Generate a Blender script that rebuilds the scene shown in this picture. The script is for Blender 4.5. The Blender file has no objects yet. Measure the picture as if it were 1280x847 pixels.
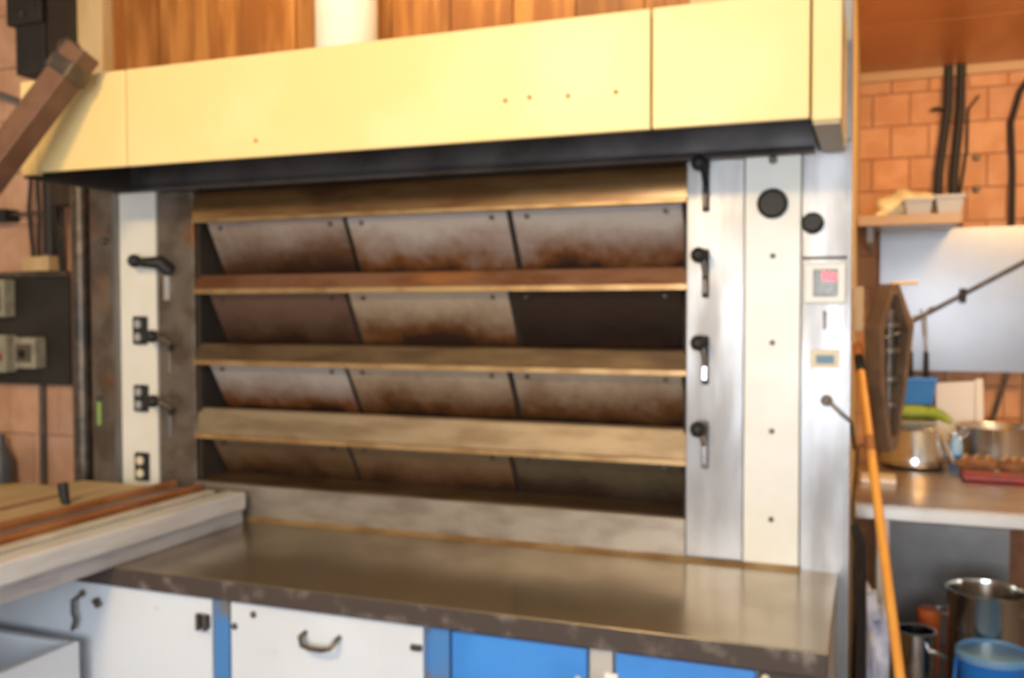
import bpy, bmesh, math, random
from mathutils import Vector, Matrix
random.seed(7)
SC = bpy.context.scene
COL = SC.collection
R = math.radians

# ------------------------------------------------------------------ camera
cam_d = bpy.data.cameras.new('camera'); cam = bpy.data.objects.new('camera', cam_d); COL.objects.link(cam)
cam_d.sensor_width = 36.0; cam_d.lens = 1177.05 / 1280 * 36
cam_d.clip_start = 0.05
def cam_matrix(loc, yaw, pitch, roll):
    a, b, c = R(yaw), R(pitch), R(roll)
    fw = Vector((-math.sin(a)*math.cos(b), math.cos(a)*math.cos(b), math.sin(b)))
    r0 = Vector((math.cos(a), math.sin(a), 0)); u0 = r0.cross(fw)
    r = r0*math.cos(c) + u0*math.sin(c); u = u0*math.cos(c) - r0*math.sin(c)
    m = Matrix(((r.x, u.x, -fw.x, loc[0]), (r.y, u.y, -fw.y, loc[1]), (r.z, u.z, -fw.z, loc[2]), (0, 0, 0, 1)))
    return m
cam.matrix_world = cam_matrix((0.053, -2.806, 1.55), 20.874, -1.78, -0.094)
cam_d.dof.use_dof = True; cam_d.dof.focus_distance = 0.5; cam_d.dof.aperture_fstop = 10.5
SC.camera = cam

# ------------------------------------------------------------------ world, lights, exposure
w = bpy.data.worlds.new('world'); SC.world = w; w.use_nodes = True
w.node_tree.nodes['Background'].inputs[0].default_value = (0.80, 0.90, 1.0, 1)
w.node_tree.nodes['Background'].inputs[1].default_value = 1.0
def area(name, loc, target, sx, sy, power, col):
    d = bpy.data.lights.new(name, 'AREA'); d.shape = 'RECTANGLE'; d.size = sx; d.size_y = sy
    d.energy = power; d.color = col
    o = bpy.data.objects.new(name, d); COL.objects.link(o); o.location = loc
    o.rotation_euler = (Vector(target) - Vector(loc)).to_track_quat('-Z', 'Y').to_euler()
    return o
# daylight entering through the window in the wall behind the camera
area('window_daylight', (0.0, -5.02, 1.45), (0.0, 0, 1.25), 2.5, 1.5, 130, (0.83, 0.91, 1.0))
# warm lamps at the ceiling
area('warm_lamp_light', (-1.35, -3.35, 2.83), (-1.25, -0.4, 1.9), 0.6, 0.26, 78, (1.0, 0.70, 0.32))
area('warm_lamp_light', (0.9, 0.2, 2.62), (0.5, 1.6, 1.6), 0.5, 0.22, 34, (1.0, 0.60, 0.22))
area('warm_lamp_light', (-1.3, -0.05, 3.02), (-1.3, 0.35, 2.5), 1.6, 0.12, 8, (1.0, 0.68, 0.32))
SC.view_settings.view_transform = 'Standard'; SC.view_settings.look = 'None'
SC.view_settings.gamma = 1.0; SC.view_settings.use_curve_mapping = False
SC.view_settings.exposure = 0.25

# ------------------------------------------------------------------ materials
MATS = {}
def mat(name, c1, c2=None, rough=0.5, metal=0.0, scale=6.0, lo=0.4, hi=0.65, bump=0.0, stretch=(1, 1, 1),
        c3=None, scale3=3.0, lo3=0.55, hi3=0.7, rnd=0.0, rough2=None, emit=None, estr=0, detail=5.0, coat=0.0):
    if name in MATS: return MATS[name]
    m = bpy.data.materials.new(name); m.use_nodes = True; nt = m.node_tree; N = nt.nodes; L = nt.links
    b = N['Principled BSDF']; b.inputs['Roughness'].default_value = rough; b.inputs['Metallic'].default_value = metal
    b.inputs['Coat Weight'].default_value = coat
    b.inputs['Base Color'].default_value = (*c1, 1)
    if emit:
        b.inputs['Emission Color'].default_value = (*emit, 1); b.inputs['Emission Strength'].default_value = estr
    g = N.new('ShaderNodeNewGeometry'); mp = N.new('ShaderNodeMapping'); mp.inputs['Scale'].default_value = stretch
    L.new(g.outputs['Position'], mp.inputs['Vector'])
    out = None
    def noise(sc, l, h):
        n = N.new('ShaderNodeTexNoise'); n.inputs['Scale'].default_value = sc; n.inputs['Detail'].default_value = detail
        L.new(mp.outputs[0], n.inputs['Vector'])
        r = N.new('ShaderNodeMapRange'); r.inputs[1].default_value = l; r.inputs[2].default_value = h
        r.interpolation_type = 'SMOOTHSTEP'; L.new(n.outputs[0], r.inputs[0]); return n, r
    if c2:
        n, r = noise(scale, lo, hi)
        mx = N.new('ShaderNodeMix'); mx.data_type = 'RGBA'
        mx.inputs[6].default_value = (*c1, 1); mx.inputs[7].default_value = (*c2, 1)
        L.new(r.outputs[0], mx.inputs[0]); out = mx.outputs[2]
        if rough2 is not None:
            q = N.new('ShaderNodeMapRange'); q.inputs[3].default_value = rough; q.inputs[4].default_value = rough2
            L.new(r.outputs[0], q.inputs[0]); L.new(q.outputs[0], b.inputs['Roughness'])
        if bump:
            bp = N.new('ShaderNodeBump'); bp.inputs['Strength'].default_value = bump; bp.inputs['Distance'].default_value = 0.01
            L.new(n.outputs[0], bp.inputs['Height']); L.new(bp.outputs[0], b.inputs['Normal'])
    if c3:
        n3, r3 = noise(scale3, lo3, hi3)
        mx = N.new('ShaderNodeMix'); mx.data_type = 'RGBA'
        if out: L.new(out, mx.inputs[6])
        else: mx.inputs[6].default_value = (*c1, 1)
        mx.inputs[7].default_value = (*c3, 1); L.new(r3.outputs[0], mx.inputs[0]); out = mx.outputs[2]
    if rnd:
        oi = N.new('ShaderNodeObjectInfo'); hv = N.new('ShaderNodeHueSaturation')
        q = N.new('ShaderNodeMapRange'); q.inputs[3].default_value = 1-rnd; q.inputs[4].default_value = 1+rnd
        L.new(oi.outputs['Random'], q.inputs[0]); L.new(q.outputs[0], hv.inputs['Value'])
        if out: L.new(out, hv.inputs['Color'])
        else: hv.inputs['Color'].default_value = (*c1, 1)
        out = hv.outputs[0]
    if out: L.new(out, b.inputs['Base Color'])
    MATS[name] = m; return m

def flap_mat(name, top, low, edge=0.5, soft=0.35, burnt_shade=(0.035, 0.015, 0.008)):
    """enamelled flap: scorched brown, with shade put in too, from its lower edge upwards, ragged by noise"""
    m = bpy.data.materials.new(name); m.use_nodes = True; nt = m.node_tree; N = nt.nodes; L = nt.links
    b = N['Principled BSDF']; b.inputs['Roughness'].default_value = 0.5; b.inputs['Metallic'].default_value = 0.25
    tc = N.new('ShaderNodeTexCoord'); sp = N.new('ShaderNodeSeparateXYZ'); L.new(tc.outputs['Generated'], sp.inputs[0])
    g = N.new('ShaderNodeNewGeometry')
    n = N.new('ShaderNodeTexNoise'); n.inputs['Scale'].default_value = 4.5; n.inputs['Detail'].default_value = 6
    n2 = N.new('ShaderNodeTexNoise'); n2.inputs['Scale'].default_value = 28; n2.inputs['Detail'].default_value = 5
    L.new(g.outputs['Position'], n.inputs['Vector']); L.new(g.outputs['Position'], n2.inputs['Vector'])
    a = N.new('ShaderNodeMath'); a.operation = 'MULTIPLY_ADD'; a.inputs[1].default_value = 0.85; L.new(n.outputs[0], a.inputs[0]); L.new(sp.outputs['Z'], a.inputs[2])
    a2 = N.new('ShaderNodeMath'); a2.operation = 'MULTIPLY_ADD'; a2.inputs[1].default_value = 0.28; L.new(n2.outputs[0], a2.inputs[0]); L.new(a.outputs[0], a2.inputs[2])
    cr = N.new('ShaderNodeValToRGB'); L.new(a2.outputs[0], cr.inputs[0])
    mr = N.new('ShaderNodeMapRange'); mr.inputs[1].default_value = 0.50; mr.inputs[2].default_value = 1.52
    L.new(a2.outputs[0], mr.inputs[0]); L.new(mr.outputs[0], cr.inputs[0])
    e = cr.color_ramp.elements; e[0].position = 0.20; e[0].color = (*burnt_shade, 1); e[1].position = min(0.98, edge+soft); e[1].color = (*top, 1)  # dark foot: burn stain plus shade put into the colour
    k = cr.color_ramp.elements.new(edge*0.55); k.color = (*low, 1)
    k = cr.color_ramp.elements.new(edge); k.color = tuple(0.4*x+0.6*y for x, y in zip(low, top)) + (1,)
    L.new(cr.outputs[0], b.inputs['Base Color'])
    bp = N.new('ShaderNodeBump'); bp.inputs['Strength'].default_value = 0.25; bp.inputs['Distance'].default_value = 0.01
    L.new(n2.outputs[0], bp.inputs['Height']); L.new(bp.outputs[0], b.inputs['Normal'])
    MATS[name] = m; return m

brick_m = mat('clay_block', (0.66, 0.31, 0.14), (0.74, 0.38, 0.19), rough=0.85, scale=9, bump=0.2, rnd=0.10)
mortar_m = mat('mortar', (0.46, 0.22, 0.12), (0.38, 0.17, 0.09), rough=0.95, scale=20)
brick_l = mat('pale_clay_block', (0.62, 0.335, 0.20), (0.70, 0.40, 0.26), rough=0.85, scale=8, bump=0.2, rnd=0.07)
mortar_l = mat('pale_mortar', (0.46, 0.24, 0.16), (0.52, 0.33, 0.25), rough=0.95, scale=20)
plaster_m = mat('plaster', (0.72, 0.70, 0.65), (0.66, 0.63, 0.58), rough=0.9, scale=4)
floor_m = mat('dark_floor_tile', (0.10, 0.075, 0.06), (0.16, 0.12, 0.10), rough=0.5, scale=5)
plywood_m = mat('varnished_plywood', (0.46, 0.17, 0.045), (0.56, 0.24, 0.07), rough=0.35, scale=4, stretch=(1, 0.25, 1), rnd=0.05)
plank_m = mat('orange_wood', (0.28, 0.095, 0.017), (0.50, 0.21, 0.048), rough=0.5, scale=5, stretch=(3, 3, 0.35), rnd=0.22)
wood_pale = mat('pale_wood', (0.62, 0.42, 0.20), (0.70, 0.50, 0.27), rough=0.6, scale=7, stretch=(2, 2, 0.4))
wood_brown = mat('brown_wood', (0.20, 0.10, 0.06), (0.30, 0.15, 0.085), rough=0.6, scale=10, stretch=(1, 1, 0.5))
wood_tan = mat('tan_wood', (0.50, 0.34, 0.16), (0.60, 0.43, 0.24), rough=0.6, scale=8, stretch=(3, 0.4, 1))
wood_orange = mat('rust_brown_wood', (0.30, 0.10, 0.03), (0.42, 0.17, 0.06), rough=0.55, scale=12, stretch=(3, 0.5, 1))
cream_m = mat('cream_enamel', (0.84, 0.63, 0.285), (0.86, 0.68, 0.35), rough=0.36, scale=2.5)
cream_shaded = mat('cream_shaded', (0.42, 0.34, 0.22), rough=0.5)  # hood cream darkened: underside shade put into the colour
white_panel = mat('white_enamel', (0.76, 0.74, 0.68), (0.72, 0.69, 0.60), rough=0.3, scale=5, c3=(0.35, 0.27, 0.18), scale3=9, lo3=0.70, hi3=0.82)
steel_m = mat('brushed_steel', (0.31, 0.30, 0.295), (0.235, 0.22, 0.21), rough=0.36, metal=0.9, scale=6, stretch=(1.5, 1, 0.35), rough2=0.46, c3=(0.24, 0.18, 0.13), scale3=3.5, lo3=0.52, hi3=0.75)
steel_dirty = mat('stained_steel', (0.25, 0.21, 0.175), (0.15, 0.115, 0.09), rough=0.45, metal=0.8, scale=8, c3=(0.30, 0.12, 0.04), scale3=5, lo3=0.55, hi3=0.75)
steel_dark = mat('dark_steel', (0.16, 0.145, 0.14), (0.09, 0.08, 0.075), rough=0.38, metal=0.6, scale=6)
band_m = mat('heat_tinted_steel', (0.60, 0.34, 0.14), (0.42, 0.20, 0.08), rough=0.30, metal=0.9, scale=6, stretch=(0.5, 1, 2), c3=(0.30, 0.15, 0.07), scale3=4)
sill_red = mat('rusty_sill', (0.34, 0.17, 0.10), (0.22, 0.09, 0.045), rough=0.4, metal=0.6, scale=7, stretch=(0.5, 1, 2), c3=(0.46, 0.19, 0.07), scale3=4)
sill_tan = mat('tan_sill', (0.14, 0.09, 0.047), (0.085, 0.05, 0.025), rough=0.45, metal=0.5, scale=9, stretch=(0.5, 1, 2), c3=(0.06, 0.038, 0.024), scale3=4, lo3=.5, hi3=.7)
sill_pale = mat('pale_sill', (0.31, 0.235, 0.15), (0.22, 0.155, 0.092), rough=0.5, metal=0.5, scale=9, stretch=(0.5, 1, 2), c3=(0.20, 0.14, 0.085), scale3=5, lo3=.52, hi3=.72)
kick_m = mat('worn_steel_plate', (0.36, 0.315, 0.265), (0.255, 0.215, 0.175), rough=0.45, metal=0.6, scale=9, stretch=(0.6, 1, 1.5), c3=(.17, .14, .11), scale3=5, lo3=.55, hi3=.72)
lip_m = mat('brass_lip', (0.50, 0.33, 0.16), (0.36, 0.21, 0.09), rough=0.4, metal=0.6, scale=9)
near_black_m = mat('near_black', (0.018, 0.013, 0.010), (0.035, 0.022, 0.014), rough=0.8, scale=8)  # near-black for interiors, gaps and backings
counter_m = mat('counter_steel', (0.44, 0.37, 0.27), (0.36, 0.295, 0.205), rough=0.19, metal=0.85, scale=3, rough2=0.27, c3=(0.46, 0.40, 0.32), scale3=1.6)
edge_m = mat('dirty_counter_edge', (0.055, 0.038, 0.030), (0.20, 0.16, 0.135), rough=0.7, scale=16, lo=0.5, hi=0.75)
white_door = mat('white_paint', (0.66, 0.70, 0.76), (0.62, 0.65, 0.70), rough=0.45, scale=3, c3=(0.55, 0.52, 0.48), scale3=18, lo3=0.68, hi3=0.8)
blue_m = mat('blue_paint', (0.045, 0.22, 0.62), (0.055, 0.26, 0.70), rough=0.4, scale=5, c3=(0.12, 0.16, 0.22), scale3=11, lo3=0.66, hi3=0.78)
bluegrey_m = mat('worn_blue_post', (0.06, 0.20, 0.48), (0.16, 0.15, 0.15), rough=0.5, scale=8, lo=0.42, hi=0.6)
greypost_m = mat('grey_post', (0.45, 0.42, 0.38), (0.34, 0.31, 0.28), rough=0.5, scale=9)
black_m = mat('black_plastic', (0.010, 0.009, 0.009), rough=0.6)
black_rub = mat('black_rubber', (0.018, 0.014, 0.012), rough=0.6)
iron_m = mat('dark_iron', (0.10, 0.085, 0.075), (0.17, 0.13, 0.10), rough=0.45, metal=0.7, scale=20)
chrome_m = mat('chrome', (0.82, 0.82, 0.84), rough=0.14, metal=1.0)
worn_white = mat('worn_white_paint', (0.66, 0.63, 0.60), (0.56, 0.53, 0.52), rough=0.55, scale=8, stretch=(1, 0.4, 3), c3=(0.42, 0.22, 0.13), scale3=4, lo3=0.52, hi3=0.72)
greyblue_m = mat('greyblue_metal', (0.22, 0.22, 0.24), (0.32, 0.30, 0.29), rough=0.45, metal=0.4, scale=9)
beige_m = mat('beige_paint', (0.60, 0.54, 0.45), (0.50, 0.43, 0.35), rough=0.55, scale=9)
cloth_m = mat('canvas', (0.52, 0.40, 0.22), (0.60, 0.47, 0.28), rough=0.9, scale=9)
board_m = mat('black_board', (0.018, 0.015, 0.013), (0.03, 0.025, 0.022), rough=0.5, scale=5)
boxgrey_m = mat('grey_switch_box', (0.40, 0.38, 0.30), (0.30, 0.27, 0.20), rough=0.5, scale=20)
red_m = mat('red_button', (0.55, 0.03, 0.02), rough=0.4)
led_m = mat('red_led', (0.5, 0.02, 0.03), rough=0.3, emit=(1.0, 0.06, 0.09), estr=1.6)
lcd_m = mat('grey_display', (0.16, 0.17, 0.16), (0.28, 0.28, 0.26), rough=0.3, scale=60)
ctrl_m = mat('cream_plastic', (0.74, 0.71, 0.66), rough=0.4)
plate_m = mat('paper_label', (0.72, 0.62, 0.45), rough=0.7)
print_m = mat('blue_print', (0.16, 0.28, 0.38), rough=0.7)
green_m = mat('green_mark', (0.25, 0.42, 0.10), rough=0.6)
pipe_white = mat('white_pipe_lagging', (0.88, 0.85, 0.74), (0.84, 0.80, 0.68), rough=0.6, scale=5)
greysteel = mat('satin_steel_sheet', (0.29, 0.29, 0.30), (0.25, 0.25, 0.26), rough=0.33, metal=0.8, scale=2)
table_m = mat('table_steel', (0.66, 0.60, 0.54), (0.52, 0.46, 0.40), rough=0.28, metal=1.0, scale=4, rough2=0.38)
under_m = mat('grey_sheet', (0.30, 0.29, 0.28), (0.24, 0.23, 0.22), rough=0.4, metal=0.5, scale=4)
pot_m = mat('pot_steel', (0.70, 0.66, 0.60), (0.55, 0.50, 0.44), rough=0.18, metal=1.0, scale=5, rough2=0.3)
alu_m = mat('aluminium', (0.72, 0.70, 0.67), rough=0.32, metal=1.0)
bluepl = mat('blue_plastic', (0.02, 0.20, 0.66), rough=0.35)
bluelid = mat('blue_lid', (0.10, 0.28, 0.55), (0.16, 0.32, 0.52), rough=0.3, scale=8)
skyblue = mat('light_blue_plastic', (0.30, 0.55, 0.85), rough=0.4)
greenpl = mat('green_plastic', (0.28, 0.42, 0.03), (0.42, 0.54, 0.10), rough=0.5, scale=14)
whitepl = mat('white_plastic', (0.80, 0.76, 0.70), rough=0.4)
orange_m = mat('orange_plastic', (0.78, 0.16, 0.03), rough=0.4)
broom_m = mat('yellow_broom_handle', (0.72, 0.33, 0.06), (0.66, 0.27, 0.04), rough=0.35, scale=6)
broom_o = mat('orange_grip', (0.80, 0.25, 0.05), rough=0.4)
bread_m = mat('bread_crust', (0.27, 0.13, 0.055), (0.15, 0.065, 0.03), rough=0.8, scale=18)
redtray = mat('red_tray', (0.24, 0.012, 0.012), (0.16, 0.015, 0.015), rough=0.4, scale=14)
creambag = mat('cream_bag', (0.92, 0.85, 0.58), (0.88, 0.76, 0.44), rough=0.6, scale=25, bump=0.4)
greybin = mat('grey_container', (0.40, 0.40, 0.41), rough=0.5)
bag_m = mat('pale_bag', (0.62, 0.66, 0.78), (0.40, 0.44, 0.58), rough=0.5, scale=15)
glass_m = mat('window_glass', (0.9, 0.95, 1.0), rough=0.05)
lampshade = mat('lamp_diffuser', (0.9, 0.85, 0.7), rough=0.5, emit=(1.0, 0.75, 0.4), estr=4)
bristle_m = mat('broom_bristle', (0.25, 0.18, 0.10), rough=0.8)
FL_LIGHT = flap_mat('flap_light', (0.43, 0.39, 0.37), (0.17, 0.062, 0.018), 0.65, 0.20)
FL_WORN = flap_mat('flap_worn', (0.36, 0.30, 0.27), (0.10, 0.045, 0.020), 0.76, 0.22)
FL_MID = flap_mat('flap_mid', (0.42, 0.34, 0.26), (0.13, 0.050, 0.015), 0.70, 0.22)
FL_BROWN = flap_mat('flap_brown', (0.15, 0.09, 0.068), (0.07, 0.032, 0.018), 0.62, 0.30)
FL_DARK = flap_mat('flap_dark', (0.030, 0.018, 0.013), (0.022, 0.011, 0.007), 0.6, 0.4)
FL_GREY = flap_mat('flap_tan', (0.21, 0.135, 0.075), (0.085, 0.038, 0.014), 0.66, 0.28)
FL_SOOT = flap_mat('flap_soot', (0.13, 0.10, 0.06), (0.04, 0.025, 0.014), 0.64, 0.30)

# ------------------------------------------------------------------ mesh helpers (all in world coordinates)
WL = {}
class MB:
    def __init__(s): s.v = []; s.f = []
    def add(s, vs, fs):
        k = len(s.v); s.v += [tuple(x) for x in vs]; s.f += [tuple(i+k for i in f) for f in fs]; return s
    def box(s, x0, x1, y0, y1, z0, z1):
        return s.add([(x0,y0,z0),(x1,y0,z0),(x1,y1,z0),(x0,y1,z0),(x0,y0,z1),(x1,y0,z1),(x1,y1,z1),(x0,y1,z1)],
                     [(0,3,2,1),(4,5,6,7),(0,1,5,4),(1,2,6,5),(2,3,7,6),(3,0,4,7)])
    def prism_x(s, x0, x1, poly):           # poly: (y,z) ring
        n = len(poly)
        vs = [(x0, y, z) for y, z in poly] + [(x1, y, z) for y, z in poly]
        fs = [tuple(range(n-1, -1, -1)), tuple(range(n, 2*n))] + [(i, (i+1) % n, n+(i+1) % n, n+i) for i in range(n)]
        return s.add(vs, fs)
    def prism(s, poly, d):                  # poly of 3d points extruded by vector d
        n = len(poly); d = Vector(d); p = [Vector(q) for q in poly]
        return s.add(p + [q+d for q in p], [tuple(range(n-1, -1, -1)), tuple(range(n, 2*n))] + [(i, (i+1) % n, n+(i+1) % n, n+i) for i in range(n)])
    def tube(s, pts, r, n=10, caps=True):
        pts = [Vector(p) for p in pts]; rs = r if isinstance(r, (list, tuple)) else [r]*len(pts)
        vs = []; fs = []; ref = None
        for i, p in enumerate(pts):
            t = (pts[min(i+1, len(pts)-1)] - pts[max(i-1, 0)]).normalized()
            if ref is None: ref = t.orthogonal().normalized()
            ref = (ref - t*ref.dot(t)).normalized(); bn = t.cross(ref)
            vs += [p + (ref*math.cos(2*math.pi*k/n) + bn*math.sin(2*math.pi*k/n))*rs[i] for k in range(n)]
        for i in range(len(pts)-1):
            fs += [(i*n+k, i*n+(k+1) % n, (i+1)*n+(k+1) % n, (i+1)*n+k) for k in range(n)]
        if caps: fs += [tuple(range(n-1, -1, -1)), tuple(range((len(pts)-1)*n, len(pts)*n))]
        return s.add(vs, fs)
    def lathe(s, c, prof, n=28, axis='Z', closed=False):   # prof: (r, h)
        c = Vector(c); vs = []; fs = []
        for r, h in prof:
            for k in range(n):
                a = 2*math.pi*k/n; x, y = r*math.cos(a), r*math.sin(a)
                vs.append(c + (Vector((x, y, h)) if axis == 'Z' else Vector((x, h, y)) if axis == 'Y' else Vector((h, x, y))))
        for i in range(len(prof)-1):
            fs += [(i*n+k, i*n+(k+1) % n, (i+1)*n+(k+1) % n, (i+1)*n+k) for k in range(n)]
        fs += [tuple(range(n-1, -1, -1)), tuple(range((len(prof)-1)*n, len(prof)*n))]
        return s.add(vs, fs)
    def ball(s, c, r, n=14):
        rr = r if isinstance(r, (tuple, list)) else (r, r, r); vs = []; fs = []; m = n//2+1
        for i in range(m):
            t = math.pi*(0.02 + 0.96*i/(m-1))
            for k in range(n):
                a = 2*math.pi*k/n
                vs.append((c[0]+rr[0]*math.sin(t)*math.cos(a), c[1]+rr[1]*math.sin(t)*math.sin(a), c[2]+rr[2]*math.cos(t)))
        for i in range(m-1): fs += [(i*n+k, (i+1)*n+k, (i+1)*n+(k+1) % n, i*n+(k+1) % n) for k in range(n)]
        fs += [tuple(range(n)), tuple(range(m*n-1, (m-1)*n-1, -1))]
        return s.add(vs, fs)
    def build(s, name, m, parent=None, bevel=0.0, smooth=False, seg=2):
        xs, ys, zs = zip(*s.v)
        o_w = Vector(((min(xs)+max(xs))/2, (min(ys)+max(ys))/2, min(zs)))
        me = bpy.data.meshes.new(name)
        bm = bmesh.new()
        vv = [bm.verts.new(Vector(v)-o_w) for v in s.v]
        for f in s.f:
            try: bm.faces.new([vv[i] for i in f])
            except ValueError: pass
        bmesh.ops.recalc_face_normals(bm, faces=bm.faces)
        if bevel:
            es = [e for e in bm.edges if len(e.link_faces) == 2 and e.calc_face_angle(0) > R(30)]
            bmesh.ops.bevel(bm, geom=es, offset=bevel, segments=seg, affect='EDGES', clamp_overlap=True, profile=0.5)
        if smooth:
            for f in bm.faces: f.smooth = True
            for e in bm.edges:
                if len(e.link_faces) == 2 and e.calc_face_angle(0) > R(38): e.smooth = False
        bm.to_mesh(me); bm.free(); me.materials.append(m)
        o = bpy.data.objects.new(name, me); COL.objects.link(o); WL[o.name] = o_w
        if parent is not None:
            o.parent = parent; o.location = o_w - WL[parent.name]
        else: o.location = o_w
        return o
def copy_at(o, dw, m=None):
    c = o.copy(); COL.objects.link(c); WL[c.name] = WL[o.name] + Vector(dw); c.location = o.location + Vector(dw)
    if m: c.material_slots[0].link = 'OBJECT'; c.material_slots[0].material = m
    return c
def tag(o, label, cat, group=None):
    o['label'] = label; o['category'] = cat
    if group: o['group'] = group
    return o
def thing(name, loc, label, cat, group=None):
    o = bpy.data.objects.new(name, None); COL.objects.link(o); o.location = loc; WL[o.name] = Vector(loc)
    return tag(o, label, cat, group)
def struct(o): o['kind'] = 'structure'; return o
def box(name, x0, x1, y0, y1, z0, z1, m, parent=None, bevel=0.0):
    return MB().box(x0, x1, y0, y1, z0, z1).build(name, m, parent, bevel)

# ------------------------------------------------------------------ the room
XL, XR, YF, YB, ZC = -4.6, 2.4, -5.1, 2.2, 3.12
struct(box('floor', XL-.1, XR+.1, YF-.1, YB+.1, -0.1, 0.0, floor_m))
struct(box('wall_left', XL-.1, XL, YF, 0.45, 0, ZC, plaster_m))
struct(box('wall_right', XR, XR+.1, YF, YB, 0, ZC, plaster_m))
struct(MB().box(XL-.1, -1.3, YF-.1, YF, 0, ZC).box(1.3, XR+.1, YF-.1, YF, 0, ZC)
       .box(-1.3, 1.3, YF-.1, YF, 0, 0.65).box(-1.3, 1.3, YF-.1, YF, 2.25, ZC).build('wall_front', plaster_m))
win = struct(MB().box(-1.3, -1.24, YF-.09, YF-.01, .65, 2.25).box(1.24, 1.3, YF-.09, YF-.01, .65, 2.25).box(-1.24, 1.24, YF-.09, YF-.01, .65, .71)
             .box(-1.24, 1.24, YF-.09, YF-.01, 2.19, 2.25).box(-.03, .03, YF-.09, YF-.01, .71, 2.19).build('window_1', whitepl))
for x in (-1.24, .03): box('pane', x, x+1.21, YF-.06, YF-.05, .71, 2.19, glass_m, win)
# ceiling: high over the bakery floor, lower varnished panels over the back corner
struct(box('ceiling', XL-.1, XR+.1, YF-.1, 0.5, ZC, ZC+.1, plaster_m))
low = struct(box('ceiling_lower', -0.05, XR, 0.12, YB, 2.722, 2.80, mortar_m))
for i in range(3):
    for j in range(2):
        x0 = -.02 + i*.82; y0 = .13 if j == 0 else 1.36
        box('ceiling_panel', x0, x0+.814, y0, (1.352 if j == 0 else 2.19), 2.705, 2.724, plywood_m, low, 0.002)
struct(box('wall_bulkhead', -0.05, XR, 0.06, 0.12, 2.70, ZC, plaster_m))
# brick walls
def brick_wall(name, x0, x1, y, z0, z1, bw, bh, m, mm, base):
    wl = struct(box(name, base[0], base[1], y+.012, y+.2, base[2], base[3], mm))
    proto = None; row = 0; z = z0
    while z < z1-.02:
        x = x0 - (bw/2 if row % 2 else 0)
        while x < x1-.02:
            if proto is None:
                proto = box('brick', x+.003, x+bw-.003, y, y+.03, z+.003, z+bh-.003, m, wl, 0.003); org = (x, z)
            else: copy_at(proto, (x-org[0], random.uniform(-.0025, .0025), z-org[1]))
            x += bw
        z += bh; row += 1
    return wl
brick_wall('wall_rear_right', -.12, 1.3, 2.2, .87, 2.66, .170, .1575, brick_m, mortar_m, (-.15, XR, 0, ZC))
brick_wall('wall_rear_left', -4.3, -2.90, .45, .50, 3.05, .30, .24, brick_l, mortar_l, (XL, -2.75, 0, ZC))
struct(box('trim_1', -.15, 1.4, 2.165, 2.2, 2.662, 2.706, mat('trim_board', (0.60, 0.38, 0.20), rough=.7)))
# wood boarding above the oven
up = struct(box('wall_upper', -3.05, -0.04, .33, .45, 2.2, ZC, mortar_m))
xs = [-2.915, -2.68, -2.425, -2.27, -2.02, -1.80, -1.61, -1.37, -1.13, -.90, -.66, -.43, -.21, -.05]
for a, b in zip(xs[:-1], xs[1:]): box('plank', a+.002, b-.002, .305+random.uniform(-.006, .006), .34, 2.2, ZC, plank_m, up, 0.003)
tag(box('wooden_post', -3.05, -2.918, .25, .35, 2.0, ZC, wood_pale, None, .005), 'pale wooden post at the end of the orange boards above the oven', 'post')
tag(box('wooden_post', -3.25, -3.06, .28, .40, 2.0, ZC, mat('dark_wood', (0.03, 0.017, 0.009), (0.05, 0.028, 0.012), rough=.6, scale=6, stretch=(2, 2, .3)), None, .005), 'dark brown wooden post beside the pale post above the oven', 'post')
dk = thing('duct_box', (-3.34, .36, 2.57), 'black metal duct box high on the brick wall beside the dark post', 'duct')
box('casing', -3.43, -3.262, .28, .44, 2.57, ZC, board_m, dk, .008)
box('flange', -3.46, -3.262, .262, .44, 2.78, 3.0, board_m, dk, .006)
for z in (2.82, 2.95): MB().lathe((-3.36, .262, z), [(.01, 0), (.01, -.012)], 8, 'Y').build('bolt', iron_m, dk)
# white lagged flue behind the hood
fl = thing('flue_pipe', (-1.72, .22, 2.12), 'thick white flue pipe rising behind the hood', 'pipe')
MB().lathe((-1.72, .18, 2.18), [(.112, 0), (.112, ZC-2.18)], 32).build('lagging', pipe_white, fl, smooth=True)
for z in (2.35, 2.75): MB().lathe((-1.72, .18, z), [(.1135, 0), (.1135, .02)], 32).build('band', pipe_white, fl, smooth=True)

# ------------------------------------------------------------------ the deck oven
OX0, OX1 = -2.745, -.008
ov = thing('deck_oven', (-1.4, 1.0, 0), 'wide four-deck steam bakery oven with rusty flap doors and steel front', 'oven')
XO0, XO1 = -2.26, -.46
# carcass around the opening
MB().box(OX0, XO0, .03, 2.1, 0, 2.18).build('carcass_side', steel_dirty, ov)
MB().box(XO1, OX1, .03, 2.1, 0, 2.72).build('carcass_side', mat('cream_side', (0.62, 0.46, 0.24), rough=.5), ov)
MB().box(XO0, XO1, .5, 2.1, 0, 2.18).box(XO0, XO1, .06, .5, 1.99, 2.18).box(XO0, XO1, .06, .5, 0, .80).build('carcass_core', near_black_m, ov)
for a_ in (XO0, XO1-.012): MB().box(a_, a_+.012, .02, .5, .80, 1.99).build('reveal', near_black_m, ov)
# fascia above the decks
MB().prism_x(-2.60, -.10, [(-.03, 1.995), (-.03, 2.28), (.06, 2.28), (.06, 1.995)]).build('fascia', steel_dark, ov, .003)
MB().prism_x(-2.60, -.10, [(-.045, 1.985), (-.052, 1.993), (-.045, 2.006), (-.02, 2.006), (-.02, 1.985)]).build('fascia_rail', steel_dark, ov)
Z1, Z2, Z3, Z4, Z5, Z6 = 1.8676, 1.6094, 1.3519, 1.0831, .9288, .8017
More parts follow.
